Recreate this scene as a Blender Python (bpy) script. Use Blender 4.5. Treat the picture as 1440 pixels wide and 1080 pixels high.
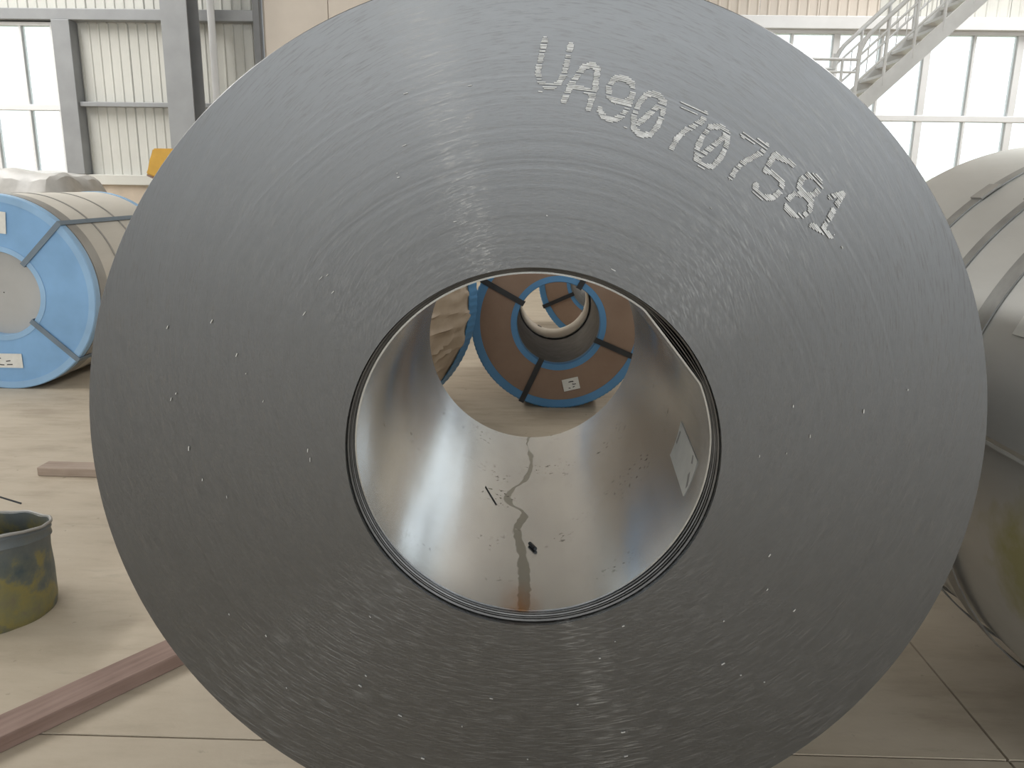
import bpy, bmesh, math, random
from mathutils import Vector, Matrix, noise
random.seed(7)
for o in list(bpy.data.objects): bpy.data.objects.remove(o)
S = bpy.context.scene
COL = S.collection
PI = math.pi

# ------------------------------------------------------------------ camera
CAM = Vector((-0.00958, -1.24685, 1.29257))
YAW, PITCH, ROLL, FPX = -0.0200993, 0.2415460, 0.0142867, 1137.69
fw = Vector((math.sin(YAW)*math.cos(PITCH), math.cos(YAW)*math.cos(PITCH), -math.sin(PITCH)))
rt = Vector((math.cos(YAW), -math.sin(YAW), 0)); up = rt.cross(fw)
RT = rt*math.cos(ROLL)+up*math.sin(ROLL); UP = up*math.cos(ROLL)-rt*math.sin(ROLL)
cd = bpy.data.cameras.new('camera'); cam = bpy.data.objects.new('camera', cd); COL.objects.link(cam)
cd.sensor_fit = 'HORIZONTAL'; cd.sensor_width = 36; cd.lens = FPX/1440*36; cd.clip_start = .02; cd.clip_end = 400
M4 = Matrix((RT, UP, -fw)).transposed().to_4x4(); M4.translation = CAM
cam.matrix_world = M4
S.camera = cam

def at(px, py, Y):
    """where the sight line through a measured picture point meets the plane y = Y"""
    d = fw*FPX+RT*(px-720)-UP*(py-540)
    return CAM+d*((Y-CAM.y)/d.y)
def atz(px, py, z):
    d = fw*FPX+RT*(px-720)-UP*(py-540)
    return CAM+d*((z-CAM.z)/d.z)

# ------------------------------------------------------------------ world, lights, exposure
S.view_settings.view_transform = 'Standard'; S.view_settings.look = 'None'
S.view_settings.gamma = 1; S.view_settings.use_curve_mapping = False
S.view_settings.exposure = 0.0
S.cycles.max_bounces = 7; S.cycles.diffuse_bounces = 3; S.cycles.glossy_bounces = 4; S.cycles.transparent_max_bounces = 8
S.cycles.caustics_reflective = False; S.cycles.caustics_refractive = False
w = bpy.data.worlds.new('overcast_sky'); S.world = w; w.use_nodes = True
bg = w.node_tree.nodes['Background']; bg.inputs[0].default_value = (.93, .97, 1, 1); bg.inputs[1].default_value = 2.2

def area(name, loc, rot, sx, sy, power, col=(1, 1, 1)):
    l = bpy.data.lights.new(name, 'AREA'); l.shape = 'RECTANGLE'; l.size = sx; l.size_y = sy; l.energy = power; l.color = col
    o = bpy.data.objects.new(name, l); COL.objects.link(o); o.location = loc; o.rotation_euler = rot
    return o
# unseen fill lights added under the roof gaps
for x, y, L, pw in ((-9, 5, 12, 1150), (7.2, 9, 5, 560)):
    area('roof_fill_light', (x, y, 7.92), (0, 0, 0), 1.2, L, pw, (1, .98, .95))
# fill lights added behind the camera to brighten and streak the coil face
area('rear_fill_light', (-1.5, -9.85, 4.1), (PI/2, 0, 0), 20, 3.4, 165, (.95, .98, 1))
area('rear_fill_light', (6.4, -9.84, 3.7), (PI/2, 0, 0), 4.4, 4.0, 250, (.95, .98, 1))
area('rear_fill_light', (-1.7, -9.84, 4.4), (PI/2, 0, 0),   .5, 3.0, 90, (1, .97, .9))

# ------------------------------------------------------------------ helpers
def new_mat(name):
    m = bpy.data.materials.new(name); m.use_nodes = True
    nt = m.node_tree; b = nt.nodes['Principled BSDF']
    return m, nt, b
def N(nt, kind, **kw):
    n = nt.nodes.new(kind)
    for k, v in kw.items():
        if k in n.inputs.keys() if isinstance(k, str) else False: n.inputs[k].default_value = v
        else: setattr(n, k, v)
    return n
def ramp(nt, fac, stops):
    r = nt.nodes.new('ShaderNodeValToRGB'); e = r.color_ramp.elements
    while len(e) < len(stops): e.new(.5)
    for q, (p, c) in zip(e, stops):
        q.position = p; q.color = (*c, 1) if len(c) == 3 else c
    nt.links.new(fac, r.inputs[0]); return r
def mth(nt, op, a, b=None, c=None, clamp=False):
    n = nt.nodes.new('ShaderNodeMath'); n.operation = op; n.use_clamp = clamp
    for i, v in enumerate((a, b, c)):
        if v is None: continue
        if isinstance(v, (int, float)): n.inputs[i].default_value = v
        else: nt.links.new(v, n.inputs[i])
    return n.outputs[0]
def mix(nt, fac, a, b):
    n = nt.nodes.new('ShaderNodeMix'); n.data_type = 'RGBA'
    for i, v in ((0, fac), (6, a), (7, b)):
        if isinstance(v, (int, float)): n.inputs[i].default_value = v
        elif isinstance(v, tuple): n.inputs[i].default_value = (*v, 1)
        else: nt.links.new(v, n.inputs[i])
    return n.outputs[2]
def coords(nt, kind='Object'):
    return nt.nodes.new('ShaderNodeTexCoord').outputs[kind]
def noisetex(nt, vec, scale, detail=4, rough=.55):
    n = nt.nodes.new('ShaderNodeTexNoise'); n.inputs['Scale'].default_value = scale
    n.inputs['Detail'].default_value = detail; n.inputs['Roughness'].default_value = rough
    nt.links.new(vec, n.inputs['Vector']); return n.outputs['Fac']
def mapping(nt, vec, scale):
    n = nt.nodes.new('ShaderNodeMapping'); n.inputs['Scale'].default_value = scale
    nt.links.new(vec, n.inputs['Vector']); return n.outputs[0]
def bump(nt, h, strength, dist, b):
    n = nt.nodes.new('ShaderNodeBump'); n.inputs['Strength'].default_value = strength; n.inputs['Distance'].default_value = dist
    nt.links.new(h, n.inputs['Height']); nt.links.new(n.outputs[0], b.inputs['Normal']); return n

def simple(name, col, rough=.6, metal=0., var=.12, scale=6., bmp=0., stretch=None):
    m, nt, b = new_mat(name)
    v = coords(nt)
    if stretch: v = mapping(nt, v, stretch)
    f = noisetex(nt, v, scale, 5)
    lo = tuple(c*(1-var) for c in col); hi = tuple(min(1, c*(1+var)) for c in col)
    r = ramp(nt, f, [(.3, lo), (.7, hi)])
    nt.links.new(r.outputs[0], b.inputs['Base Color'])
    b.inputs['Roughness'].default_value = rough; b.inputs['Metallic'].default_value = metal
    if bmp: bump(nt, noisetex(nt, v, scale*4, 4), .5, bmp, b)
    return m

def link(name, me, m, parent=None, loc=None):
    o = bpy.data.objects.new(name, me); COL.objects.link(o)
    if m is not None and not me.materials: me.materials.append(m)
    if parent is not None: o.parent = parent
    if loc is not None: o.location = loc
    return o
def from_bm(name, bm, m, parent=None, loc=None, smooth=None):
    bmesh.ops.recalc_face_normals(bm, faces=bm.faces)
    me = bpy.data.meshes.new(name); bm.to_mesh(me); bm.free()
    if smooth is not None:
        for p in me.polygons: p.use_smooth = True
        me.set_sharp_from_angle(angle=math.radians(smooth))
    return link(name, me, m, parent, loc)
def empty(name, loc, rz=0):
    o = bpy.data.objects.new(name, None); COL.objects.link(o); o.location = loc; o.rotation_euler.z = rz
    o.empty_display_size = .1; return o
def tag(o, label, cat, group=None):
    o['label'] = label; o['category'] = cat
    if group: o['group'] = group
    return o
def struct(o): o['kind'] = 'structure'; return o

def bm_box(bm, x0, x1, y0, y1, z0, z1, bev=0., rot=None):
    vs = [bm.verts.new((x, y, z)) for x in (x0, x1) for y in (y0, y1) for z in (z0, z1)]
    fs = [(0, 1, 3, 2), (4, 6, 7, 5), (0, 4, 5, 1), (2, 3, 7, 6), (0, 2, 6, 4), (1, 5, 7, 3)]
    F = [bm.faces.new([vs[i] for i in f]) for f in fs]
    if bev:
        es = list({e for f in F for e in f.edges})
        bmesh.ops.bevel(bm, geom=es, offset=bev, segments=2, affect='EDGES', profile=.5)
def box(name, m, parent, x0, x1, y0, y1, z0, z1, bev=0.):
    bm = bmesh.new(); bm_box(bm, x0, x1, y0, y1, z0, z1, bev); return from_bm(name, bm, m, parent)
def bm_tube(bm, pts, r, n=8, caps=True):
    pts = [Vector(p) for p in pts]; rings = []
    for i, p in enumerate(pts):
        d = (pts[min(i+1, len(pts)-1)]-pts[max(i-1, 0)]).normalized()
        a = d.orthogonal().normalized() if i == 0 else (A-d*A.dot(d)).normalized()
        A = a; b = d.cross(a)
        rings.append([bm.verts.new(p+(a*math.cos(2*PI*k/n)+b*math.sin(2*PI*k/n))*r) for k in range(n)])
    for u, v in zip(rings, rings[1:]):
        for k in range(n): bm.faces.new((u[k], u[(k+1) % n], v[(k+1) % n], v[k]))
    if caps: bm.faces.new(rings[0][::-1]); bm.faces.new(rings[-1])
def tube(name, m, parent, pts, r, n=8):
    bm = bmesh.new(); bm_tube(bm, pts, r, n); return from_bm(name, bm, m, parent, smooth=50)
def bm_bar(bm, a, b, w, h, upv=Vector((0, 0, 1))):
    a, b = Vector(a), Vector(b); d = (b-a).normalized(); s = d.cross(upv).normalized(); t = s.cross(d)
    q = [[bm.verts.new(p+s*w/2*i+t*h/2*j) for i, j in ((-1, -1), (1, -1), (1, 1), (-1, 1))] for p in (a, b)]
    for k in range(4): bm.faces.new((q[0][k], q[0][(k+1) % 4], q[1][(k+1) % 4], q[1][k]))
    bm.faces.new(q[0][::-1]); bm.faces.new(q[1])
def bar(name, m, parent, a, b, w, h, upv=Vector((0, 0, 1))):
    bm = bmesh.new(); bm_bar(bm, a, b, w, h, upv); return from_bm(name, bm, m, parent)

def lathe(name, prof, m, parent, zc, seg=192, closed=True, rmod=None, smooth=30):
    """profile of (radius, y) turned about a horizontal y axis at height zc"""
    bm = bmesh.new(); rings = []
    for r, y in prof:
        ring = []
        for k in range(seg):
            a = 2*PI*k/seg; rr = r+(rmod(a, r, y) if rmod else 0)
            ring.append(bm.verts.new((rr*math.cos(a), y, zc+rr*math.sin(a))))
        rings.append(ring)
    pairs = list(zip(rings, rings[1:]))
    if closed: pairs.append((rings[-1], rings[0]))
    for u, v in pairs:
        for k in range(seg): bm.faces.new((u[k], u[(k+1) % seg], v[(k+1) % seg], v[k]))
    return from_bm(name, bm, m, parent, smooth=smooth)

def eye_strap(name, m, parent, zc, ang, rin, rout, y0, y1, wd=.032, th=.004):
    """steel strap through the bore, over the face and round the barrel"""
    bm = bmesh.new(); g = .005
    path = [(rin-g, y0+.03), (rin-g, y0-g), (rout+g, y0-g), (rout+g, y1+g), (rin-g, y1+g), (rin-g, y1-.03)]
    R = Vector((math.cos(ang), 0, math.sin(ang))); T = Vector((-math.sin(ang), 0, math.cos(ang)))
    ctr = Vector(((rin+rout)/2, (y0+y1)/2, 0)); q = []
    for r, y in path:
        ro = r+(th if r > ctr.x else -th); yo = y+(th if y > ctr.y+.01 else (-th if y < ctr.y-.01 else 0))
        q.append([bm.verts.new(R*a+Vector((0, b, zc))+T*s) for a, b, s in ((r, y, -wd/2), (r, y, wd/2), (ro, yo, wd/2), (ro, yo, -wd/2))])
    for u, v in zip(q, q[1:]):
        for k in range(4): bm.faces.new((u[k], u[(k+1) % 4], v[(k+1) % 4], v[k]))
    bm.faces.new(q[0]); bm.faces.new(q[-1])
    return from_bm(name, bm, m, parent)
def hoop(name, m, parent, zc, r, y, wd=.03, th=.003, seg=160):
    return lathe(name, [(r, y-wd/2), (r+th, y-wd/2), (r+th, y+wd/2), (r, y+wd/2)], m, parent, zc, seg, True)

# ------------------------------------------------------------------ materials
def mat_coil_face():
    m, nt, b = new_mat('coil_edge_steel')
    sp = nt.nodes.new('ShaderNodeSeparateXYZ'); nt.links.new(coords(nt), sp.inputs[0])
    x, z = sp.outputs[0], mth(nt, 'SUBTRACT', sp.outputs[2], .865)
    r = mth(nt, 'SQRT', mth(nt, 'ADD', mth(nt, 'MULTIPLY', x, x), mth(nt, 'MULTIPLY', z, z)))
    ph = mth(nt, 'ARCTAN2', z, x)
    cmb = nt.nodes.new('ShaderNodeCombineXYZ')
    nt.links.new(mth(nt, 'MULTIPLY', r, 420), cmb.inputs[0]); nt.links.new(mth(nt, 'MULTIPLY', ph, 15), cmb.inputs[1])
    fine = noisetex(nt, cmb.outputs[0], 1., 3, .6)
    cm2 = nt.nodes.new('ShaderNodeCombineXYZ')
    nt.links.new(mth(nt, 'MULTIPLY', r, 60), cm2.inputs[0]); nt.links.new(mth(nt, 'MULTIPLY', ph, .6), cm2.inputs[1])
    broad = noisetex(nt, cm2.outputs[0], 1., 3, .6)
    cloud = noisetex(nt, coords(nt), 5, 4)
    c = ramp(nt, mth(nt, 'ADD', mth(nt, 'MULTIPLY', fine, .7), mth(nt, 'MULTIPLY', broad, .3)), [(.3, (.142, .146, .150)), (.7, (.176, .181, .186))])
    nt.links.new(mix(nt, mth(nt, 'MULTIPLY', cloud, .35), c.outputs[0], (.158, .163, .168)), b.inputs['Base Color'])
    b.inputs['Metallic'].default_value = 1
    rr = ramp(nt, fine, [(.3, (.38,)*3), (.7, (.46,)*3)])
    nt.links.new(rr.outputs[0], b.inputs['Roughness'])
    b.inputs['Anisotropic'].default_value = .3; b.inputs['Anisotropic Rotation'].default_value = 0
    tg = nt.nodes.new('ShaderNodeTangent'); tg.direction_type = 'RADIAL'; tg.axis = 'Y'
    nt.links.new(tg.outputs[0], b.inputs['Tangent'])
    bump(nt, mth(nt, 'ADD', fine, mth(nt, 'MULTIPLY', broad, .05)), .3, .0003, b)
    # drawn edges of single turns glint along their grooves
    gl = nt.nodes.new('ShaderNodeBsdfAnisotropic'); gl.inputs['Color'].default_value = (.30, .298, .288, 1); gl.inputs['Roughness'].default_value = .27
    gl.inputs['Anisotropy'].default_value = .85; gl.inputs['Rotation'].default_value = 0; nt.links.new(tg.outputs[0], gl.inputs['Tangent'])
    mx = nt.nodes.new('ShaderNodeMixShader'); out = nt.nodes['Material Output']
    nt.links.new(ramp(nt, fine, [(.50, (.03, .03, .03)), (.70, (.38, .38, .38))]).outputs[0], mx.inputs[0])
    nt.links.new(b.outputs[0], mx.inputs[1]); nt.links.new(gl.outputs[0], mx.inputs[2]); nt.links.new(mx.outputs[0], out.inputs[0])
    return m
def mat_bore():
    m, nt, b = new_mat('galvanised_sheet')
    v = coords(nt); sp = nt.nodes.new('ShaderNodeSeparateXYZ'); nt.links.new(v, sp.inputs[0])
    x, y, z = sp.outputs
    n1 = noisetex(nt, mapping(nt, v, (1, .35, 1)), 9, 5); n2 = noisetex(nt, v, 60, 4); n3 = noisetex(nt, mapping(nt, v, (3, 1, 3)), 22, 6, .7)
    base = ramp(nt, n1, [(.3, (.56, .59, .62)), (.7, (.68, .71, .73))]).outputs[0]
    # a run of dried oil along the lowest line of the bore
    ctr = nt.nodes.new('ShaderNodeFloatCurve'); cv = ctr.mapping.curves[0]      # centre line of the run: x along the bore
    for yy, xx in [(0, -.009), (.1, -.010), (.185, -.011), (.278, -.017), (.364, -.026), (.456, -.013), (.514, -.05), (.575, -.047), (.67, -.012), (.805, .004), (1, -.006)]:
        if yy in (0, 1): cv.points[yy].location = (yy, .5+xx*5)
        else: cv.points.new(yy, .5+xx*5)
    ctr.mapping.update(); nt.links.new(y, ctr.inputs[1])
    wob = mth(nt, 'MULTIPLY_ADD', ctr.outputs[0], .2, -.1)
    wob = mth(nt, 'ADD', wob, mth(nt, 'MULTIPLY', mth(nt, 'SUBTRACT', noisetex(nt, v, 40, 3), .5), .012))
    dx = mth(nt, 'ABSOLUTE', mth(nt, 'SUBTRACT', x, wob))
    wid = mth(nt, 'MULTIPLY_ADD', noisetex(nt, mapping(nt, v, (0, 9, 0)), 1, 2), .02, mth(nt, 'MULTIPLY_ADD', y, -.009, .003))
    low = mth(nt, 'LESS_THAN', z, .7)
    st = mth(nt, 'MULTIPLY', mth(nt, 'SMOOTH_MIN', mth(nt, 'MULTIPLY', mth(nt, 'SUBTRACT', wid, dx), 450), 1., .2, clamp=True), low, clamp=True)
    st = mth(nt, 'MULTIPLY', st, mth(nt, 'GREATER_THAN', mth(nt, 'ADD', n3, .12), .45))
    st = mth(nt, 'MULTIPLY', st, .6)
    base = mix(nt, st, base, (.20, .19, .13))
    # orange tint where the run leaves the front lip
    ru = mth(nt, 'MULTIPLY', mth(nt, 'MULTIPLY_ADD', y, -7, 1.0, clamp=True), mth(nt, 'MULTIPLY_ADD', mth(nt, 'ABSOLUTE', mth(nt, 'ADD', x, .015)), -22, 1.0, clamp=True))
    ru = mth(nt, 'MULTIPLY', mth(nt, 'MULTIPLY', ru, low), mth(nt, 'MULTIPLY_ADD', n3, 2.2, -.2, clamp=True), clamp=True)
    base = mix(nt, ru, base, (.45, .20, .06))
    # black specks and smears
    spk = ramp(nt, noisetex(nt, v, 95, 2, .5), [(.63, (0, 0, 0)), (.67, (1, 1, 1))]).outputs[0]
    reg = ramp(nt, noisetex(nt, v, 6, 2), [(.55, (0, 0, 0)), (.65, (1, 1, 1))]).outputs[0]
    sm = mth(nt, 'MULTIPLY', mth(nt, 'MULTIPLY', spk, reg), low)
    base = mix(nt, sm, base, (.05, .05, .04))
    grime = ramp(nt, n3, [(.58, (0, 0, 0)), (.85, (.35, .35, .35))]).outputs[0]
    base = mix(nt, grime, base, (.33, .33, .27))
    nt.links.new(base, b.inputs['Base Color'])
    b.inputs['Metallic'].default_value = .95
    rg = mth(nt, 'ADD', mth(nt, 'MULTIPLY_ADD', n1, .09, .165), mth(nt, 'MULTIPLY', mth(nt, 'ADD', st, mth(nt, 'MULTIPLY', grime, .4)), .22))
    nt.links.new(rg, b.inputs['Roughness'])
    bump(nt, n1, .2, .004, b)
    return m
def mat_zinc_patch():  # zinc grey with a yellow-green patch low on the barrel's left
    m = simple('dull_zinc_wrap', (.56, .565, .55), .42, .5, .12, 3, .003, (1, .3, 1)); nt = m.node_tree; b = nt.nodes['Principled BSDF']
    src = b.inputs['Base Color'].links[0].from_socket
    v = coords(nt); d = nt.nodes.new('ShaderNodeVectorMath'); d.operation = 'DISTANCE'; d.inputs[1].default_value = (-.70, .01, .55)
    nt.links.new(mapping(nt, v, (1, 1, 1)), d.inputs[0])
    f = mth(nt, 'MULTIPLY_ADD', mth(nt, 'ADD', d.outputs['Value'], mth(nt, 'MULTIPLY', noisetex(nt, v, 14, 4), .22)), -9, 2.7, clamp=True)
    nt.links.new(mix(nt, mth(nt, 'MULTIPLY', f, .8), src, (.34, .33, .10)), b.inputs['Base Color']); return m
def mat_concrete():
    m, nt, b = new_mat('dusty_concrete')
    v = coords(nt, 'Generated') if False else nt.nodes.new('ShaderNodeNewGeometry').outputs['Position']
    n1 = noisetex(nt, v, 1.3, 6); n2 = noisetex(nt, mapping(nt, v, (1, 3.2, 1)), 3.1, 7, .65); n3 = noisetex(nt, v, 70, 3)
    base = ramp(nt, mth(nt, 'MULTIPLY_ADD', n2, .5, mth(nt, 'MULTIPLY', n1, .5)), [(.36, (.36, .30, .225)), (.5, (.46, .395, .305)), (.66, (.52, .455, .36))]).outputs[0]
    sp = ramp(nt, noisetex(nt, v, 26, 3), [(.68, (0, 0, 0)), (.76, (.6, .6, .6))]).outputs[0]
    base = mix(nt, sp, base, (.22, .185, .14))
    scuff = ramp(nt, noisetex(nt, mapping(nt, v, (1.2, 5, 1)), 2.2, 6, .7), [(.58, (0, 0, 0)), (.72, (.45, .45, .45))]).outputs[0]
    base = mix(nt, scuff, base, (.27, .225, .17))
    nt.links.new(base, b.inputs['Base Color']); b.inputs['Roughness'].default_value = .72
    bump(nt, mth(nt, 'ADD', n3, n2), .2, .002, b)
    return m
def mat_pail():
    m, nt, b = new_mat('paint_smeared_tin')
    v = coords(nt); n = noisetex(nt, v, 7, 6, .6); n2 = noisetex(nt, mapping(nt, v, (3, 3, 1)), 9, 5)
    c = ramp(nt, n, [(.35, (.05, .07, .075)), (.45, (.10, .11, .09)), (.52, (.20, .17, .055)), (.6, (.16, .15, .07)), (.72, (.13, .10, .08))]).outputs[0]
    sp = nt.nodes.new('ShaderNodeSeparateXYZ'); nt.links.new(v, sp.inputs[0])
    topf = mth(nt, 'MULTIPLY_ADD', mth(nt, 'ADD', sp.outputs[2], mth(nt, 'MULTIPLY', n2, .1)), 12, -2.9, clamp=True)
    c = mix(nt, topf, c, (.11, .125, .13))
    nt.links.new(c, b.inputs['Base Color']); b.inputs['Roughness'].default_value = .5
    bump(nt, n2, .4, .004, b); return m
def mat_glass():
    m, nt, b = new_mat('window_glass')
    nt.nodes.remove(b); out = nt.nodes['Material Output']
    t = nt.nodes.new('ShaderNodeBsdfTransparent'); t.inputs[0].default_value = (.93, .95, .95, 1)
    g = nt.nodes.new('ShaderNodeBsdfGlossy'); g.inputs['Roughness'].default_value = .05
    fr = nt.nodes.new('ShaderNodeFresnel'); fr.inputs[0].default_value = 1.45
    mx = nt.nodes.new('ShaderNodeMixShader'); nt.links.new(fr.outputs[0], mx.inputs[0])
    nt.links.new(t.outputs[0], mx.inputs[1]); nt.links.new(g.outputs[0], mx.inputs[2]); nt.links.new(mx.outputs[0], out.inputs[0])
    return m
def mat_wood(name, c0, c1):
    m, nt, b = new_mat(name); v = coords(nt)
    g = noisetex(nt, mapping(nt, v, (1.5, 30, 30)), 1.6, 5); n = noisetex(nt, v, 6, 4)
    c = ramp(nt, mth(nt, 'MULTIPLY_ADD', g, .6, mth(nt, 'MULTIPLY', n, .4)), [(.35, c0), (.65, c1)]).outputs[0]
    nt.links.new(c, b.inputs['Base Color']); b.inputs['Roughness'].default_value = .75
    bump(nt, g, .4, .003, b); return m
def mat_kraft(name='brown_kraft_board', a=(.25, .165, .115), c1=(.31, .215, .155)):
    m, nt, b = new_mat(name); v = coords(nt)
    n = noisetex(nt, v, 5, 5); n2 = noisetex(nt, mapping(nt, v, (1, .25, 1)), 16, 4)
    c = ramp(nt, n, [(.3, a), (.7, c1)]).outputs[0]
    nt.links.new(c, b.inputs['Base Color']); b.inputs['Roughness'].default_value = .65
    bump(nt, n2, .35, .006, b); return m

M = dict(
    face=mat_coil_face(), bore=mat_bore(), concrete=mat_concrete(), pail=mat_pail(), glass=mat_glass(), kraft=mat_kraft(), kraftpaper=mat_kraft('pale_kraft_paper', (.38, .30, .22), (.48, .39, .30)),
    barrel=simple('dark_coil_barrel', (.16, .165, .17), .42, .7, .2, 3),
    gal=mat_zinc_patch(),
    wrapedge=simple('inner_wrap_steel', (.17, .17, .17), .5, .9, .2, 14),
    fleck=simple('bright_nick_metal', (.62, .62, .60), .4, .2, .05, 30),
    chalk=simple('sprayed_white_paint', (.66, .67, .67), .8, 0, .2, 120),
    sticker=simple('white_sticker_paper', (.72, .72, .68), .6, 0, .06, 30),
    ink=simple('faded_black_ink', (.08, .08, .08), .7, 0, .1, 30),
    blue=simple('blue_steel_cover', (.23, .43, .70), .42, .1, .1, 4),
    bluering=simple('bright_blue_edge_ring', (.10, .27, .50), .4, .1, .1, 4),
    palering=simple('pale_blue_edge_ring', (.30, .49, .72), .4, .1, .1, 4),
    paper=simple('off_white_wrapping', (.60, .57, .51), .6, 0, .08, 4, .004, (1, .3, 1)),
    strap=simple('black_steel_strapping', (.035, .037, .04), .45, .3, .2, 12),
    greystrap=simple('grey_steel_strapping', (.30, .305, .30), .42, .6, .2, 12),
    dullring=simple('grey_edge_protector', (.33, .32, .30), .5, .3, .1, 6),
    wood=mat_wood('reddish_worn_timber', (.20, .13, .105), (.34, .24, .20)),
    woodpale=mat_wood('weathered_pale_timber', (.27, .20, .155), (.40, .32, .26)),
    wall=simple('off_white_cladding', (.60, .60, .56), .55, .05, .05, 2),
    wallwarm=simple('warm_cream_cladding', (.62, .56, .49), .6, 0, .05, 2),
    dado=simple('beige_rendered_plinth', (.55, .47, .38), .85, 0, .14, 3, .004),
    frame=simple('grey_painted_steel', (.30, .31, .32), .5, .1, .08, 3),
    frameL=simple('light_grey_window_frame', (.80, .81, .82), .5, 0, .04, 3),
    dark=simple('dark_grey_painted_steel', (.17, .175, .18), .5, .1, .1, 3),
    roof=simple('white_roof_sheet', (.6, .6, .6), .7, 0, .05, 2),
    yellow=simple('yellow_enamel', (.62, .36, .06), .45, 0, .1, 6),
    tarp=simple('grey_plastic_sheeting', (.44, .43, .41), .45, 0, .25, 3),
    field=simple('pale_meadow', (.74, .77, .62), .9, 0, .2, .3),
    stairs=simple('pale_grey_stair_steel', (.66, .67, .67), .55, .1, .1, 3),
    palebore=simple('pale_grey_bore_tube', (.45, .45, .44), .6, .1, .06, 4),
    fadedstrap=simple('dusty_grey_strapping', (.17, .22, .27), .5, .2, .1, 8),
    sleeve=simple('cream_bore_sleeve', (.70, .63, .53), .55, 0, .08, 5),
)

# ------------------------------------------------------------------ floor slabs with open joints
floor = box('floor', M['strap'], None, -16, 14, -10, 12.2, -.30, -.03); struct(floor)
XJ = [-16, -10.9, -4.9, 1.132, 7.1, 14]; YJ = [-10, -5.6, .408, 6.4, 12.2]
for i in range(len(XJ)-1):
    for j in range(len(YJ)-1):
        g = .0035
        box('slab', M['concrete'], floor, XJ[i]+g, XJ[i+1]-g, YJ[j]+g, YJ[j+1]-g, -.03, 0)

# ------------------------------------------------------------------ back wall (y = 12)
YB = 12.0
wall = box('wall_back', M['dado'], None, -16, 14, YB, YB+.24, 0, 1.2); struct(wall)
led = box('trim_1', M['wall'], None, -16, 14, YB-.06, YB+.24, 1.2, 1.36, .01); struct(led)
def sheet_mesh(wd, z0, z1):
    bm = bmesh.new(); pr = []; x = 0; k = 0
    n = max(1, round(wd/.155)); s = wd/n
    for i in range(n):
        x = i*s; pr += [(x, 0), (x+s*.72, 0), (x+s*.80, -.016), (x+s*.92, -.016)]
    pr.append((wd, 0))
    a = [bm.verts.new((x, y, z0)) for x, y in pr]; c = [bm.verts.new((x, y, z1)) for x, y in pr]
    a2 = [bm.verts.new((x, y+.02, z0)) for x, y in pr]; c2 = [bm.verts.new((x, y+.02, z1)) for x, y in pr]
    for i in range(len(pr)-1):
        bm.faces.new((a[i], a[i+1], c[i+1], c[i])); bm.faces.new((a2[i+1], a2[i], c2[i], c2[i+1]))
    for u, v in ((a, a2), (c2, c)):
        for i in range(len(pr)-1): bm.faces.new((u[i+1], u[i], v[i], v[i+1]))
    bmesh.ops.recalc_face_normals(bm, faces=bm.faces)
    me = bpy.data.meshes.new('cladding_sheet'); bm.to_mesh(me); bm.free(); return me
def sheets(x0, x1, z0, z1, m, wd=.93):
    n = max(1, round((x1-x0)/wd)); s = (x1-x0)/n; me = sheet_mesh(s-.006, z0, z1); me.materials.append(M[m])
    for i in range(n): link('cladding_sheet', me, None, wall, (x0+i*s, YB+.1, 0))
sheets(-16, -10.2, 1.36, 3.62, 'wall'); sheets(-7.35, -4.2, 1.36, 3.62, 'wall'); sheets(-.2, 3.2, 1.36, 3.62, 'wall')
sheets(10.1, 14, 1.36, 3.62, 'wall'); sheets(-16, -4.2, 3.62, 8, 'wall'); sheets(-.2, 5.2, 3.62, 8, 'wallwarm'); sheets(5.2, 14, 3.62, 8, 'wall')
sheets(-4.2, -.2, 4.6, 8, 'wallwarm')
# girts and posts
T = 2
def trim(m, *a):
    global T
    o = box('trim_%d' % T, M[m], None, *a, .008); T += 1; return struct(o)
trim('frame', -10.2, -4.25, YB-.12, YB+.06, 3.64, 3.80)
trim('frame', -7.1, -4.35, YB-.08, YB+.06, 2.39, 2.46)
trim('frame', -7.38, -7.10, YB-.14, YB+.16, 1.36, 3.64)
trim('dark', -4.27, -4.17, YB-.16, YB+.1, 0, 8)
trim('frameL', 3.0, 10.2, YB-.14, YB+.06, 3.62, 3.80)
trim('frame', 3.0, 3.2, YB-.1, YB+.16, 1.36, 3.62)
trim('frame', 9.95, 10.15, YB-.1, YB+.16, 1.36, 3.62)
# steel H column in front of the wall
bm = bmesh.new(); cx, cy = -5.12, 11.0
bm_box(bm, cx-.19, cx+.19, cy, cy+.022, 0, 7.9); bm_box(bm, cx-.19, cx+.19, cy+.42, cy+.442, 0, 7.9); bm_box(bm, cx-.009, cx+.009, cy+.022, cy+.42, 0, 7.9)
o = from_bm('trim_%d' % T, bm, M['frame']); T += 1; struct(o)
# beige sliding door beside the column
d1 = box('door_1', M['wallwarm'], None, -4.15, -.2, YB-.05, YB+.02, .02, 4.6, .01); struct(d1)
for k in range(4):
    box('door_panel', M['wallwarm'], d1, -4.12+k*.985, -4.12+k*.985+.975, YB-.075, YB-.05, .05, 4.57, .006)
tag(tube('drain_pipe', M['frameL'], None, [(-4.90, YB-.16, 0), (-4.90, YB-.16, 7.9)], .055, 12), 'thin pale vertical pipe on the cladding right of the steel column', 'pipe')
for z in (1.0, 2.6, 4.4):
    pass

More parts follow.
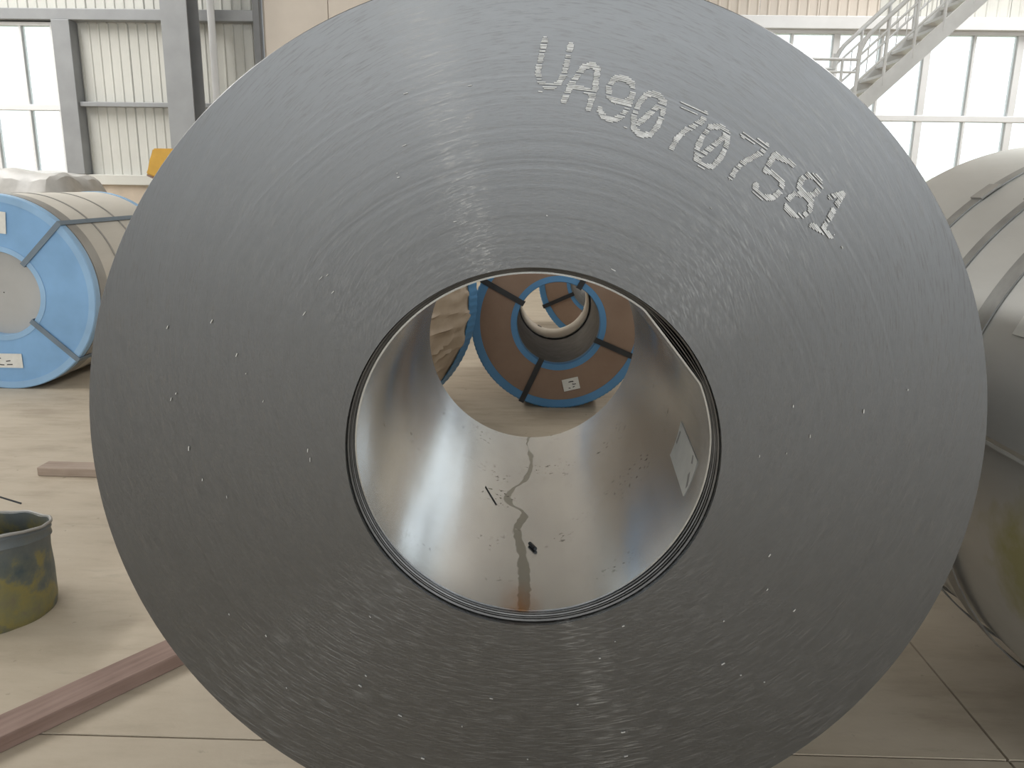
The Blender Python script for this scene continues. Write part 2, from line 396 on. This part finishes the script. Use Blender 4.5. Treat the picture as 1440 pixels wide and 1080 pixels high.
# windows: frame bars as parts, each pane its own piece
def window(n, x0, x1, majors, mids):
    z0, zt, z1 = 1.36, 2.37, 3.62
    f = box('window_%d' % n, M['frameL'], None, x0, x1, YB-.02, YB+.14, z0, z0+.05, .004); struct(f)
    box('frame_head', M['frameL'], f, x0, x1, YB-.02, YB+.14, z1-.05, z1, .004)
    box('transom', M['frameL'], f, x0, x1, YB-.02, YB+.12, zt-.045, zt+.045, .01)
    xs = sorted([(x, .05) for x in majors]+[(x, .018) for x in mids])
    for x, h in xs:
        box('mullion', M['frameL'], f, x-h, x+h, YB-.01, YB+.11, z0+.05, z1-.05, .006)
    for (a, ha), (b, hb) in zip(xs, xs[1:]):
        for c, d in ((z0+.05, zt-.045), (zt+.045, z1-.05)):
            pn = box('pane', M['glass'], f, a+ha, b-hb, YB+.045, YB+.051, c, d)
window(1, -10.2, -7.38, [-10.15, -8.55, -7.43], [-9.35, -7.95])
window(2, 3.2, 9.95, [3.24, 4.57, 5.95, 7.33, 8.7, 9.9], [3.9, 5.26, 6.64, 8.0, 9.3])

# ------------------------------------------------------------------ other walls and roof, with gaps added to let light in
def wallbox(name, *a): return struct(box(name, M['wall'], None, *a))
wallbox('wall_left', -16.2, -16, -10, 12.2, 0, 8)
wallbox('wall_right', 14, 14.2, -10, 12.2, 0, 8)
fw_ = wallbox('wall_front', -16, 14, -10.2, -10, 0, 1.7); box('upper_cladding', M['wall'], fw_, -16, 14, -10.2, -10, 6, 8)
box('end_cladding', M['wall'], fw_, -16, -11.6, -10.2, -10, 1.7, 6); box('end_cladding', M['wall'], fw_, 8.6, 14, -10.2, -10, 1.7, 6)
ce = struct(box('ceiling', M['roof'], None, -16, -9.6, -10, 12.2, 8, 8.1))
box('roof_sheet', M['roof'], ce, -9.6, -8.4, -10, -1, 8, 8.1); box('roof_sheet', M['roof'], ce, 6.6, 7.8, -10, 6.5, 8, 8.1)
for a, b in ((-8.4, 6.6), (7.8, 14)): box('roof_sheet', M['roof'], ce, a, b, -10, 12.2, 8, 8.1)

# outside: meadow bank seen in the left window
bm = bmesh.new()
pr = [(13, 0), (30, .1), (48, 2.0), (60, 2.3), (90, 2.4)]
A = [[bm.verts.new((x, y, z-.05)) for y, z in pr] for x in (-60, -30, 0, 30, 60)]
for u, v in zip(A, A[1:]):
    for i in range(len(pr)-1): bm.faces.new((u[i], v[i], v[i+1], u[i+1]))
g = from_bm('ground_outside', bm, M['field']); struct(g)

# ------------------------------------------------------------------ the big coil
RO, RI, W, ZC = .7239, .305, 1.0307, .865
coil = empty('steel_coil', (0, 0, .14)); Z0 = .14
tag(coil, 'large bare dark steel coil with sprayed serial number filling the foreground', 'steel coil')
zc = ZC-Z0
# edge face built from turns that stand slightly proud of each other
prof = []; r = RI
rnd = random.Random(3)
while r < RO-.004:
    st = rnd.uniform(.0022, .006); y = rnd.uniform(-.000012, .000012)
    prof += [(r, y), (min(RO-.002, r+st*.85), y)]; r += st
prof += [(RO-.0015, .001), (RO, .004), (RO, W-.003), (RO-.003, W), (RI, W)]
body = lathe('coil_body', prof, None, coil, zc, 256, True, smooth=20)
body.data.materials.append(M['face']); body.data.materials.append(M['barrel'])
for p in body.data.polygons:
    c = p.center
    if math.hypot(c.x, c.z-zc) > RO-.001 and abs(p.normal.y) < .5: p.material_index = 1
def rdip(a, r, y):
    a = (a+PI) % (2*PI)-PI; d = math.degrees(a)
    v = 0
    if 24 < d < 54: v -= (r-r*math.cos(math.radians(15))/math.cos(math.radians(d-39)))*.95
    if -75 < d < 5: v -= .0045*math.sin((d+75)/80*PI)
    return v
lathe('bore_lining', [(.2925, .030), (.2925, W-.004), (.2955, W-.004), (.2955, .030)], M['bore'], coil, zc, 256, True, rdip, 40)
lathe('inner_wrap', [(.3012, .014), (.3012, W-.006), (.3038, W-.006), (.3038, .012)], M['wrapedge'], coil, zc, 192, True, None, 40)
lathe('inner_wrap', [(.2975, .022), (.2975, W-.02), (.2992, W-.02), (.2992, .021)], M['wrapedge'], coil, zc, 192, True, lambda a, r, y: .5*rdip(a, r, y), 40)

lathe('inner_wrap', [(.2962, .026), (.2962, W-.02), (.2972, W-.02), (.2972, .025)], M['wrapedge'], coil, zc, 192, True, lambda a, r, y: .78*rdip(a, r, y), 40)
lathe('inner_wrap', [(.2995, .018), (.2995, W-.02), (.3006, W-.02), (.3006, .017)], M['wrapedge'], coil, zc, 192, True, lambda a, r, y: .25*rdip(a, r, y), 40)
# sprayed serial number: each character a fan of short dashes, one per turn
G = {
 'U': [[(0, 1), (0, .28), (.08, .08), (.25, 0), (.4, .02), (.54, .14), (.6, .34), (.6, 1)]],
 'A': [[(0, 0), (.06, .45), (.2, .85), (.36, 1), (.52, .9), (.6, .5), (.6, 0)], [(.03, .38), (.6, .38)]],
 '9': [[(.58, .62), (.5, .5), (.3, .44), (.1, .5), (.02, .7), (.1, .93), (.3, 1), (.5, .94), (.6, .75), (.6, .35), (.5, .1), (.3, 0), (.08, .04), (0, .16)]],
 '0': [[(.3, 1), (.08, .9), (0, .65), (0, .35), (.08, .1), (.3, 0), (.52, .1), (.6, .35), (.6, .65), (.52, .9), (.3, 1)], [(.16, .22), (.46, .8)]],
 '7': [[(0, 1), (.6, 1), (.58, .82), (.32, .48), (.22, .25), (.2, 0)]],
 '5': [[(.58, 1), (.06, 1), (.04, .58), (.3, .62), (.52, .52), (.6, .32), (.5, .1), (.28, 0), (.06, .06), (0, .18)]],
 '8': [[(.3, .53), (.1, .62), (.05, .8), (.14, .95), (.3, 1), (.46, .95), (.55, .8), (.5, .62), (.3, .53), (.08, .44), (0, .25), (.08, .06), (.3, 0), (.52, .06), (.6, .25), (.52, .44), (.3, .53)]],
 '1': [[(.12, .8), (.34, 1), (.34, 0)], [(.06, 0), (.62, 0)]],
}
CH = [('U', 778, 92, 12), ('A', 820, 119, 17), ('9', 868, 140, 19), ('0', 912, 162, 20), ('7', 963, 183, 22), ('0', 1001, 207, 22), ('7', 1047, 226, 24), ('5', 1087, 252, 24), ('8', 1130, 276, 25), ('1', 1168, 298, 25)]
def segd(px, py, a, b):
    vx, vy = b[0]-a[0], b[1]-a[1]; L = vx*vx+vy*vy
    t = 0 if L == 0 else max(0, min(1, ((px-a[0])*vx+(py-a[1])*vy)/L))
    return math.hypot(px-a[0]-t*vx, py-a[1]-t*vy)
rnd = random.Random(11)
HC, HW = .061, .063
for ch, px, py, tilt in CH:
    c = at(px, py, 0); t = math.radians(tilt)
    ux, uz = math.sin(t), math.cos(t); rx, rz = math.cos(t), -math.sin(t)
    segs = [(a, b) for pl in G[ch] for a, b in zip(pl, pl[1:])]
    bm = bmesh.new()
    rc = math.hypot(c.x, c.z-ZC); ac = math.atan2(c.z-ZC, c.x)
    r = rc-.06
    while r < rc+.06:
        hw = .0072+rnd.uniform(-.0014, .0012); sh = rnd.uniform(-.0012, .0012); run = None; s = -.06
        th = rnd.uniform(.0011, .0019)
        while s < .06:
            a = ac+(s+sh)/r; x = r*math.cos(a)-c.x; z = r*math.sin(a)+ZC-c.z
            u = (x*rx+z*rz)/HW+.3; v = (x*ux+z*uz)/HC+.5
            ins = min(segd(u*HW, v*HC, (p[0]*HW, p[1]*HC), (q[0]*HW, q[1]*HC)) for p, q in segs) < hw*.5+.0005
            if ins and run is None: run = a
            if (not ins or s+.0012 >= .06) and run is not None:
                if rnd.random() > .14:
                    q = [bm.verts.new((rr*math.cos(aa), yy, rr*math.sin(aa)+zc)) for yy in (-.0026, -.0014) for rr, aa in ((r, run), (r+th, run), (r+th, a), (r, a))]
                    bm.faces.new(q[:4]); bm.faces.new((q[0], q[4], q[5], q[1])); bm.faces.new((q[1], q[5], q[6], q[2])); bm.faces.new((q[2], q[6], q[7], q[3])); bm.faces.new((q[3], q[7], q[4], q[0]))
                run = None
            s += .0012
        r += .0021
    from_bm('serial_character', bm, M['chalk'], coil)

# bright nicks on the sheet edges
NK = [(237, 460), (299, 452), (334, 499), (347, 525), (429, 441), (452, 391), (461, 387), (469, 411), (559, 244), (561, 250), (571, 132), (569, 205), (661, 121), (769, 304), (371, 564), (267, 630), (286, 674), (242, 561), (249, 553), (434, 633), (437, 646), (320, 698), (323, 863), (375, 893), (404, 966), (521, 866), (507, 963), (515, 949), (691, 981), (563, 1005), (595, 1065), (742, 1066), (876, 879), (865, 901), (843, 924), (812, 989), (876, 1028), (1078, 828), (1116, 857), (1017, 872), (1016, 932), (1041, 948), (1074, 958), (1081, 780), (1114, 571), (1138, 613), (1067, 641), (1105, 637), (1213, 578), (999, 293), (862, 380), (1183, 348), (879, 180), (640, 312), (1275, 548), (650, 1020), (880, 1062), (760, 130)]
bm = bmesh.new(); rnd = random.Random(5)
for px, py in NK:
    c = at(px, py, 0); r = math.hypot(c.x, c.z-ZC); a = math.atan2(c.z-ZC, c.x); L = rnd.uniform(.001, .0038)/r; h = rnd.uniform(.0006, .0013)
    q = [bm.verts.new((rr*math.cos(aa), yy, rr*math.sin(aa)+zc)) for yy in (-.003, -.0008) for rr, aa in ((r, a-L), (r+h, a-L), (r+h*1.5, a+L), (r+h*.6, a+L))]
    bm.faces.new(q[:4])
    for i in range(4): bm.faces.new((q[i], q[(i+1) % 4], q[4+(i+1) % 4], q[4+i]))
o = from_bm('bright_nick', bm, M['fleck'], coil); o['kind'] = 'stuff'

# white sticker on the bore wall
def bore_pt(px, py, rad):
    d = fw*FPX+RT*(px-720)-UP*(py-540); o = CAM-Vector((0, 0, ZC))
    A = d.x**2+d.z**2; B = 2*(o.x*d.x+o.z*d.z); C = o.x**2+o.z**2-rad**2
    t = (-B+math.sqrt(B*B-4*A*C))/(2*A); return CAM+d*t
def bore_quad(name, m, pts, rad, parent, n=6, th=.0006, off=(0, 0, 0)):
    P = [bore_pt(x, y, rad) for x, y in pts]; ay = [(math.atan2(p.z-ZC, p.x), p.y) for p in P]
    bm = bmesh.new(); gr = []
    for i in range(n+1):
        row = []
        for j in range(n+1):
            s, t = i/n, j/n
            a = sum(wt*q[0] for wt, q in zip(((1-s)*(1-t), s*(1-t), s*t, (1-s)*t), ay)); y = sum(wt*q[1] for wt, q in zip(((1-s)*(1-t), s*(1-t), s*t, (1-s)*t), ay))
            rr = rad+rdip(a, rad, y); row.append([bm.verts.new((q_*math.cos(a)-off[0], y-off[1], q_*math.sin(a)+ZC-off[2])) for q_ in (rr-.0004, rr-.0004-th)])
        gr.append(row)
    for k in (0, 1):
        for i in range(n):
            for j in range(n): bm.faces.new([gr[i][j][k], gr[i+1][j][k], gr[i+1][j+1][k], gr[i][j+1][k]])
    for i in range(n):
        for a_, b_ in ((gr[i][0], gr[i+1][0]), (gr[i][n], gr[i+1][n]), (gr[0][i], gr[0][i+1]), (gr[n][i], gr[n][i+1])):
            bm.faces.new((a_[0], b_[0], b_[1], a_[1]))
    return from_bm(name, bm, m, parent)
stk = bore_quad('bore_sticker', M['sticker'], [(959, 592), (945, 641), (964, 699), (983, 649)], .2925, coil, off=(0, 0, Z0))
stk['label'] = 'white paper sticker inside the bore'
for q in ([(967, 688), (970, 668), (973, 664), (970, 684)], [(974, 652), (976, 640), (977, 641), (976, 653)], [(953, 622), (958, 606), (959, 608), (954, 625)]):
    bore_quad('sticker_print', M['dullring'], q, .2917, stk, 2, .0003, off=(0, 0, Z0))

# loose bits lying in the bore
def bore_rod(name, a, b, r, label, cat):
    A = bore_pt(*a, .2925-r); B = bore_pt(*b, .2925-r); bm = bmesh.new()
    mid = (A+B)/2; k = (.2925-r)/math.hypot(mid.x, mid.z-ZC); mid = Vector((mid.x*k, mid.y, ZC+(mid.z-ZC)*k))
    bm_tube(bm, [A, A.lerp(mid, .5), mid, mid.lerp(B, .5), B], r, 8)
    o = from_bm(name, bm, M['strap'], None, smooth=40); return tag(o, label, cat)
bore_rod('steel_stub', (745, 764), (753, 772), .004, 'short dark steel stub lying at the bottom of the bore', 'metal scrap')
bore_rod('wire_sliver', (683, 684), (698, 709), .0012, 'thin dark sliver of wire on the bore wall left of the oil run', 'metal scrap')

# timber bearers that carry the coil
for y in (.22, .80):
    o = box('timber_bearer', M['wood'], None, -.42, .42, y-.07, y+.07, 0, .1405, .006)
    tag(o, 'squared timber bearer under the big dark coil, %s' % ('nearest its front face' if y < .5 else 'towards its far end'), 'timber', 'bearers under the big coil')

# ------------------------------------------------------------------ neighbour coil on the right
R2 = .72; X2 = .95+R2; Y20, Y21 = .20, 1.50
c2 = empty('steel_coil', (X2, Y20, 0)); tag(c2, 'strapped zinc-grey coil standing to the right behind the big coil', 'steel coil')
L2 = Y21-Y20
def tail(a, r, y):   # outer turn ends on the left side: a one-sheet step
    d = math.degrees((a-PI) % (2*PI)); d = d if d < 180 else d-360     # 0 at the left side, negative above
    return 0 if d < -5 else (-.012 if r > R2-.05 and d < 60 else 0)
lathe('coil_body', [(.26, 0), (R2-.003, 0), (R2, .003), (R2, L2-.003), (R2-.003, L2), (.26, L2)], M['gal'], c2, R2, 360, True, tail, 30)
for ys, wd in ((1.04, .045), (.80, .035), (.58, .055)):
    s = hoop('strap', M['greystrap'], c2, R2, R2+.001, ys-Y20, wd, .004)
    a = math.radians(128); bm = bmesh.new()
    bm_box(bm, -.03, .03, -wd*.62, wd*.62, -.003, .005, .002)
    sl = from_bm('strap_seal', bm, M['dullring'], s, (R2_ := (R2+.005)*math.cos(a), ys-Y20, R2+(R2+.005)*math.sin(a))); sl.rotation_euler.y = -(a-PI/2)
# turned-up end of the outer sheet
bm = bmesh.new(); a = PI-math.radians(5)
for rr in (0,):
    P = [((R2+dr)*math.cos(a+da), y, R2+(R2+dr)*math.sin(a+da)) for y in (.004, L2-.004) for dr, da in ((.0005, -.006), (.0035, -.006), (.0035, .004), (.0005, .004))]
    q = [bm.verts.new(p) for p in P]
    for k in range(4): bm.faces.new((q[k], q[(k+1) % 4], q[4+(k+1) % 4], q[4+k]))
    bm.faces.new(q[:4]); bm.faces.new(q[4:])
from_bm('sheet_end', bm, M['fleck'], c2)
# white tag
a = math.radians(180-25); bm = bmesh.new(); bm_box(bm, -.025, .025, -.04, .04, -.001, .001)
tg = from_bm('paper_tag', bm, M['sticker'], c2, ((R2+.003)*math.cos(a), .41-Y20, R2+(R2+.003)*math.sin(a))); tg.rotation_euler.y = -(a-PI/2)

# ------------------------------------------------------------------ wrapped coils farther back
def crimp(n, amp, ymax):
    return lambda a, r, y: amp*(1 if int(a/(2*PI)*n*2+.5) % 2 else 0)
def tagplate(parent, ang, r, zc, wd, ht, rot, y=-.008, marks=True):
    bm = bmesh.new(); bm_box(bm, -wd/2, wd/2, -.001, .001, -ht/2, ht/2)
    o = from_bm('paper_label', bm, M['sticker'], parent, (r*math.cos(ang), y, zc+r*math.sin(ang))); o.rotation_euler.y = rot
    if marks:
        rnd = random.Random(int(wd*1000)); bm = bmesh.new()
        for k in range(7):
            x = rnd.uniform(-.4, .2)*wd; z = rnd.choice((-.28, -.05, .2))*ht; L = rnd.uniform(.06, .2)*wd
            bm_bar(bm, (x, -.0012, z), (x+L, -.0012, z+rnd.uniform(-.05, .1)*ht), .001, .006*ht/.08, Vector((0, 0, 1)))
        lp = from_bm('label_print', bm, M['ink'], o); lp['kind'] = 'stuff'
    return o
def wrapped_coil(name, loc, R, r, Wd, face, ring, inner, barrel, straps, label, cat, group=None, rz=0, zc=None, ringw=.035, teeth=True, bore='wrapedge', sleeve=False, strapm='strap', fl=.05):
    e = empty(name, loc, rz); tag(e, label, cat, group); zc = zc or R
    if barrel.startswith('kraft'):
        def crease(a, rr, y):
            q = Vector((7*R*math.cos(a), 7*R*math.sin(a), 2.2*y)); v = 1-abs(noise.noise(q*1.7))*2.4
            return (.016*max(0, v)**3+.008*noise.noise(q*3.1)-.006)*min(1, (y-.05)*20, (Wd-.05-y)*20) if .05 < y < Wd-.05 and rr > R-.008 else 0
        lathe('barrel_wrap', [(R-.016, .004)]+[(R-.005, .004+(Wd-.008)*k/30) for k in range(31)]+[(R-.016, Wd-.004)], M[barrel], e, zc, 300, True, crease, 25)
    else: lathe('barrel_wrap', [(R-.012, .004), (R-.004, .004), (R-.004, Wd-.004), (R-.012, Wd-.004)], M[barrel], e, zc, 128)
    lathe('face_cover', [(r+.002, -.001), (R-.006, -.001), (R-.006, .006), (r+.002, .006)], M[face], e, zc, 128)
    lathe('back_cover', [(r+.002, Wd-.006), (R-.006, Wd-.006), (R-.006, Wd+.001), (r+.002, Wd+.001)], M[face], e, zc, 128)
    lathe('bore_wall', [(r, .01), (r, Wd-.01), (r+.006, Wd-.01), (r+.006, .01)], M[bore], e, zc, 128)
    for y0, s, nm in ((0, 1, 'edge_ring'), (Wd, -1, 'edge_ring')):
        pr = [(R-ringw, y0-.005*s), (R-.006, y0-.006*s), (R, y0-.001*s), (R, y0+fl*s), (R-.004, y0+fl*s), (R-.004, y0+.001*s), (R-ringw, y0-.001*s)]
        lathe('edge_ring', pr, M[ring], e, zc, 480 if teeth else 160, True, (lambda a, rr, y: (.0022 if int(a/(2*PI)*480+.5) % 4 < 2 else 0) if rr > R-.002 else 0) if teeth else None, 30)
    for y0, s in ((0, 1), (Wd, -1)):
        lathe('bore_ring', [(r+.045*inner[1], y0-.004*s), (r, y0-.005*s), (r-.003, y0+.001*s), (r-.003, y0+.05*s), (r+.001, y0+.05*s), (r+.045*inner[1], y0-.001*s)], M[inner[0]], e, zc, 128)
    for a in straps: eye_strap('eye_strap', M[strapm], e, zc, math.radians(a), r-.004, R+.001, -.004, Wd+.004)
    if sleeve:
        lathe('bore_sleeve', [(r-.012, Wd-.34), (r-.006, Wd-.34), (r-.006, Wd+.012), (r-.012, Wd+.012)], M['sleeve'], e, zc, 128)
    return e
# brown faced coil seen through the bore
b1 = wrapped_coil('wrapped_coil', (.163, 3.428, 0), .509, .245, 1.15, 'kraft', 'bluering', ('bluering', .75), 'kraft', (151, 246, 337, 62),
    'brown-faced coil with blue rims framed in the middle of the bore', 'wrapped coil', 'wrapped coils behind the bore', sleeve=True, ringw=.05)
tagplate(b1, math.radians(283), .37, .509, .098, .072, math.radians(-14))
# kraft barrel coil to its left
wrapped_coil('wrapped_coil', (-1.30, 2.33, 0), .70, .254, 1.03, 'kraft', 'bluering', ('bluering', .75), 'kraftpaper', (60, 150, 240),
    'coil in wrinkled brown paper cut off by the left of the bore', 'wrapped coil', 'wrapped coils behind the bore', rz=-math.radians(20), fl=.10)
# third coil farther away, seen through the second bore
wrapped_coil('wrapped_coil', (.585, 5.5, 0), .52, .26, 1.1, 'kraft', 'bluering', ('bluering', .6), 'kraft', (205, 295, 25, 115),
    'farthest brown-faced coil glimpsed through the bore of the nearer brown coil', 'wrapped coil', 'wrapped coils behind the bore', rz=-math.radians(5), ringw=.05)
# blue faced coil on the left
b2 = wrapped_coil('wrapped_coil', (-3.264, 3.63, 0), .601, .26, 1.25, 'blue', 'palering', ('palering', .7), 'paper', (45, -42, 135, 222),
    'white-wrapped coil with a blue face on the floor at the left edge', 'wrapped coil', None, ringw=.045, teeth=False, bore='palebore', strapm='fadedstrap')
lathe('bore_cover', [(.004, .05), (.258, .05), (.258, .056), (.004, .056)], M['palebore'], b2, .601, 64)
hoop('edge_band', M['dullring'], b2, .601, .599, .11, .10, .003)
for y in (.36, .70): hoop('strap', M['dullring'], b2, .601, .598, y, .018, .003)
tagplate(b2, math.radians(93), .44, .601, .26, .13, math.radians(6))
tagplate(b2, math.radians(268), .42, .601, .22, .09, math.radians(0))

# ------------------------------------------------------------------ crumpled sheeting heap behind the blue coil
bm = bmesh.new(); n = 46; m_ = 22; gr = []
X0, X1, Y0_, Y1_ = -7.4, -4.62, 6.9, 8.5
def heap(x, y):
    u = (x-X0)/(X1-X0); v = (y-Y0_)/(Y1_-Y0_)
    h = 1.38-.28*max(0, u-.7)+.10*max(0, 1-u*1.5)
    h += .06*noise.noise(Vector((x*2.2, y*2.2, 1)))+.10*abs(noise.noise(Vector((x*3.5, y*2.5, 4))))-.04
    e = min(u, 1-u)*(X1-X0); f = min(v, 1-v)*(Y1_-Y0_)
    k = min(1, e/.35)*min(1, f/.35); k = k*k*(3-2*k)
    return h*(.02+.98*k**.5) if k > 0 else .02
for i in range(n+1):
    gr.append([])
    for j in range(m_+1):
        x = X0+(X1-X0)*i/n; y = Y0_+(Y1_-Y0_)*j/m_
        gr[-1].append(bm.verts.new((x+.05*noise.noise(Vector((x*3, y*3, 9))), y+.05*noise.noise(Vector((x*3, y*3, 19))), heap(x, y))))
for i in range(n):
    for j in range(m_): bm.faces.new((gr[i][j], gr[i+1][j], gr[i+1][j+1], gr[i][j+1]))
bt = [gr[i][0] for i in range(n+1)]+[gr[n][j] for j in range(1, m_+1)]+[gr[i][m_] for i in range(n-1, -1, -1)]+[gr[0][j] for j in range(m_-1, 0, -1)]
lo = [bm.verts.new((q.co.x, q.co.y, 0)) for q in bt]
for k in range(len(bt)): bm.faces.new((bt[k], bt[(k+1) % len(bt)], lo[(k+1) % len(bt)], lo[k]))
o = from_bm('sheeted_heap', bm, M['tarp'], None, smooth=25); tag(o, 'crumpled grey plastic sheeting over a low heap behind the blue-faced coil', 'tarpaulin')

# yellow machine head just showing past the coil rim
e = empty('yellow_machine', (-4.48, 9.0, 0)); tag(e, 'yellow machine head peeking out past the upper left rim of the big coil', 'machine')
box('machine_post', M['dark'], e, .12, .34, -.12, .12, 0, 1.5, .01)
box('base_plate', M['dark'], e, 0, .5, -.25, .25, 0, .03, .005)
bm = bmesh.new()
P = [(-.24, 1.36), (-.07, 1.30), (.5, 1.34), (.5, 1.66), (-.13, 1.66), (-.16, 1.52)]
a_ = [bm.verts.new((x, -.16, z)) for x, z in P]; c_ = [bm.verts.new((x, .16, z)) for x, z in P]
bm.faces.new(a_); bm.faces.new(c_[::-1])
for k in range(len(P)): bm.faces.new((a_[k], a_[(k+1) % len(P)], c_[(k+1) % len(P)], c_[k]))
bmesh.ops.bevel(bm, geom=list(bm.edges), offset=.015, segments=2, affect='EDGES')
from_bm('machine_head', bm, M['yellow'], e)
bar('under_bar', M['wood'], e, (-.27, 0, 1.36), (-.02, 0, 1.24), .1, .05)  # brown bar below the left end of the head

# ------------------------------------------------------------------ loose planks and the pail
def plank(name, a, b, wd, th, m, label, bow=0):
    a, b = Vector(a), Vector(b); d = b-a; L = d.length
    bm = bmesh.new(); n = 8; q = []
    rnd = random.Random(int(L*1000))
    for i in range(n+1):
        x = L*i/n; dw = rnd.uniform(-.002, .002); dz = rnd.uniform(-.0012, .0012)
        q.append([bm.verts.new((x, s*wd/2+dw, z+(dz if z else 0))) for s, z in ((-1, 0), (1, 0), (1, th), (-1, th))])
    for u, v in zip(q, q[1:]):
        for k in range(4): bm.faces.new((u[k], u[(k+1) % 4], v[(k+1) % 4], v[k]))
    bm.faces.new(q[0]); bm.faces.new(q[-1])
    bmesh.ops.recalc_face_normals(bm, faces=bm.faces)
    bmesh.ops.bevel(bm, geom=[e for e in bm.edges if len(e.link_faces) == 2 and e.calc_face_angle(0) > .8], offset=.003, segments=1, affect='EDGES')
    o = from_bm(name, bm, M[m], None, a); o.rotation_euler.z = math.atan2(d.y, d.x)
    return tag(o, label, 'plank')
plank('wooden_plank', (-1.72, -.275, 0), (-.70, 1.105, 0), .095, .04, 'wood', 'long reddish worn plank on the floor running in under the big coil')
plank('wooden_plank', (-2.19, 2.16, 0), (-1.25, 2.13, 0), .09, .04, 'woodpale', 'short pale plank end lying on the floor beyond the pail')

pl = empty('paint_pail', (-1.63, .965, 0)); tag(pl, 'paint-smeared dented metal pail on the floor at the left edge', 'pail')
def pail_shell():
    bm = bmesh.new(); seg = 72; R0, R1, H = .166, .174, .275
    lv = [(R0-.003, 0), (R0, .004), (R0+.001, .03), (R0+.004, .12), (R0+.006, .2), (R1-.002, .235), (R1+.003, .243), (R1, .25), (R1, .262), (R1+.003, .268), (R1, .274), (R1, H), (R1+.004, H+.004), (R1+.003, H+.009), (R1-.003, H+.008), (R1-.004, .2), (R0-.004, .02), (.02, .012)]
    rings = []
    for r, z in lv:
        ring = []
        for k in range(seg):
            a = 2*PI*k/seg; f = z/H
            x, y = r*math.cos(a), r*math.sin(a)
            y *= 1-.10*f*f
            d = .006*noise.noise(Vector((x*14, y*14, z*9)))
            zz = z+f*f*(-.026*math.sin(a)+.006*noise.noise(Vector((math.cos(a)*3, math.sin(a)*3, 5)))) 
            ring.append(bm.verts.new((x+d*math.cos(a), y+d*math.sin(a), max(0, zz))))
        rings.append(ring)
    for u, v in zip(rings, rings[1:]):
        for k in range(seg): bm.faces.new((u[k], u[(k+1) % seg], v[(k+1) % seg], v[k]))
    bm.faces.new(rings[0][::-1]); bm.faces.new(rings[-1])
    return bm
from_bm('shell', pail_shell(), M['pail'], pl, smooth=45)
bm = bmesh.new()
bm_tube(bm, [(.180*math.cos(2*PI*k/60), .180*.90*math.sin(2*PI*k/60), .282-.026*math.sin(2*PI*k/60)+.006*noise.noise(Vector((math.cos(2*PI*k/60)*3, math.sin(2*PI*k/60)*3, 5)))) for k in range(61)], .0045, 8)
from_bm('rim', bm, M['dullring'], pl, smooth=50)
tube('wire_handle', M['strap'], pl, [(-.178, 0, .27), (-.15, .09, .292), (-.06, .175, .30), (.0, .185, .275)], .003, 6)

# ------------------------------------------------------------------ steel staircase in front of the right window
YS = 9.0
st = empty('steel_staircase', at(1215, 140, YS)); O = st.location.copy()
st.location.z = 0; O.z = 0
tag(st, 'grey steel staircase with pipe railings in front of the right window', 'staircase')
def sp(px, py, dy=0):
    p = at(px, py, YS)-O; return Vector((p.x, p.y+dy, p.z))
cl = lambda x: 127-.9*(x-1233)
lo0, hi0 = sp(1200, cl(1200)), sp(1330, cl(1330)); dirv = hi0-lo0
top = lo0+dirv*2.4
WS = .8
V = lambda z, dx=0, dy=0: Vector((dx, dy, z))
for dy in (0, WS):
    bar('stringer', M['stairs'], st, lo0+V(0, 0, dy)-dirv*.25, top+V(0, 0, dy), .03, .17)
nst = int((top-lo0).x/.175)
for k in range(nst):
    p = lo0+(top-lo0)*((k+.5)/nst)
    box('tread', M['stairs'], st, p.x-.11, p.x+.10, p.y+.015, p.y+WS-.015, p.z-.02, p.z+.012)
LZ = lo0.z-.12
box('landing', M['stairs'], st, lo0.x-1.5, lo0.x+.02, lo0.y-.02, lo0.y+WS+.02, LZ-.1, LZ)
for dx in (-1.4, -.08):
    for dy in (.05, WS-.05):
        box('support_leg', M['stairs'], st, lo0.x+dx-.05, lo0.x+dx+.05, lo0.y+dy-.05, lo0.y+dy+.05, 0, LZ-.1)
for dy in (0, WS):
    D = V(0, 0, dy)
    for k in range(9):
        p = lo0+dirv*(-.008+.325*k)+D
        tube('rail_post', M['stairs'], st, [p, p+V(.77)], .02, 8)
        if k < 8:
            for j in (1, 2):
                q = p+dirv*(.325*j/3); tube('baluster', M['stairs'], st, [q+V(.33), q+V(.62)], .006, 6)
    h0 = lo0+D+V(.66); h1 = lo0+D+dirv*.10+V(.77)
    tube('handrail', M['stairs'], st, [h0+V(-.08, -.01), h0+V(.02), h0.lerp(h1, .5)+V(.03), h1, top+D+V(.77)], .028, 10)
    for h in (.62, .33):
        tube('mid_rail', M['stairs'], st, [lo0+D+V(h), top+D+V(h)], .014, 8)
    for h, r in ((.58, .018), (.44, .014)):
        tube('landing_rail', M['stairs'], st, [lo0+D+V(h, -1.5), lo0+D+V(h)], r, 8)
    for k in range(4):
        p = lo0+D+V(-.12, -1.45+k*.42)
        tube('rail_post', M['stairs'], st, [p, p+V(.70)], .018, 8)
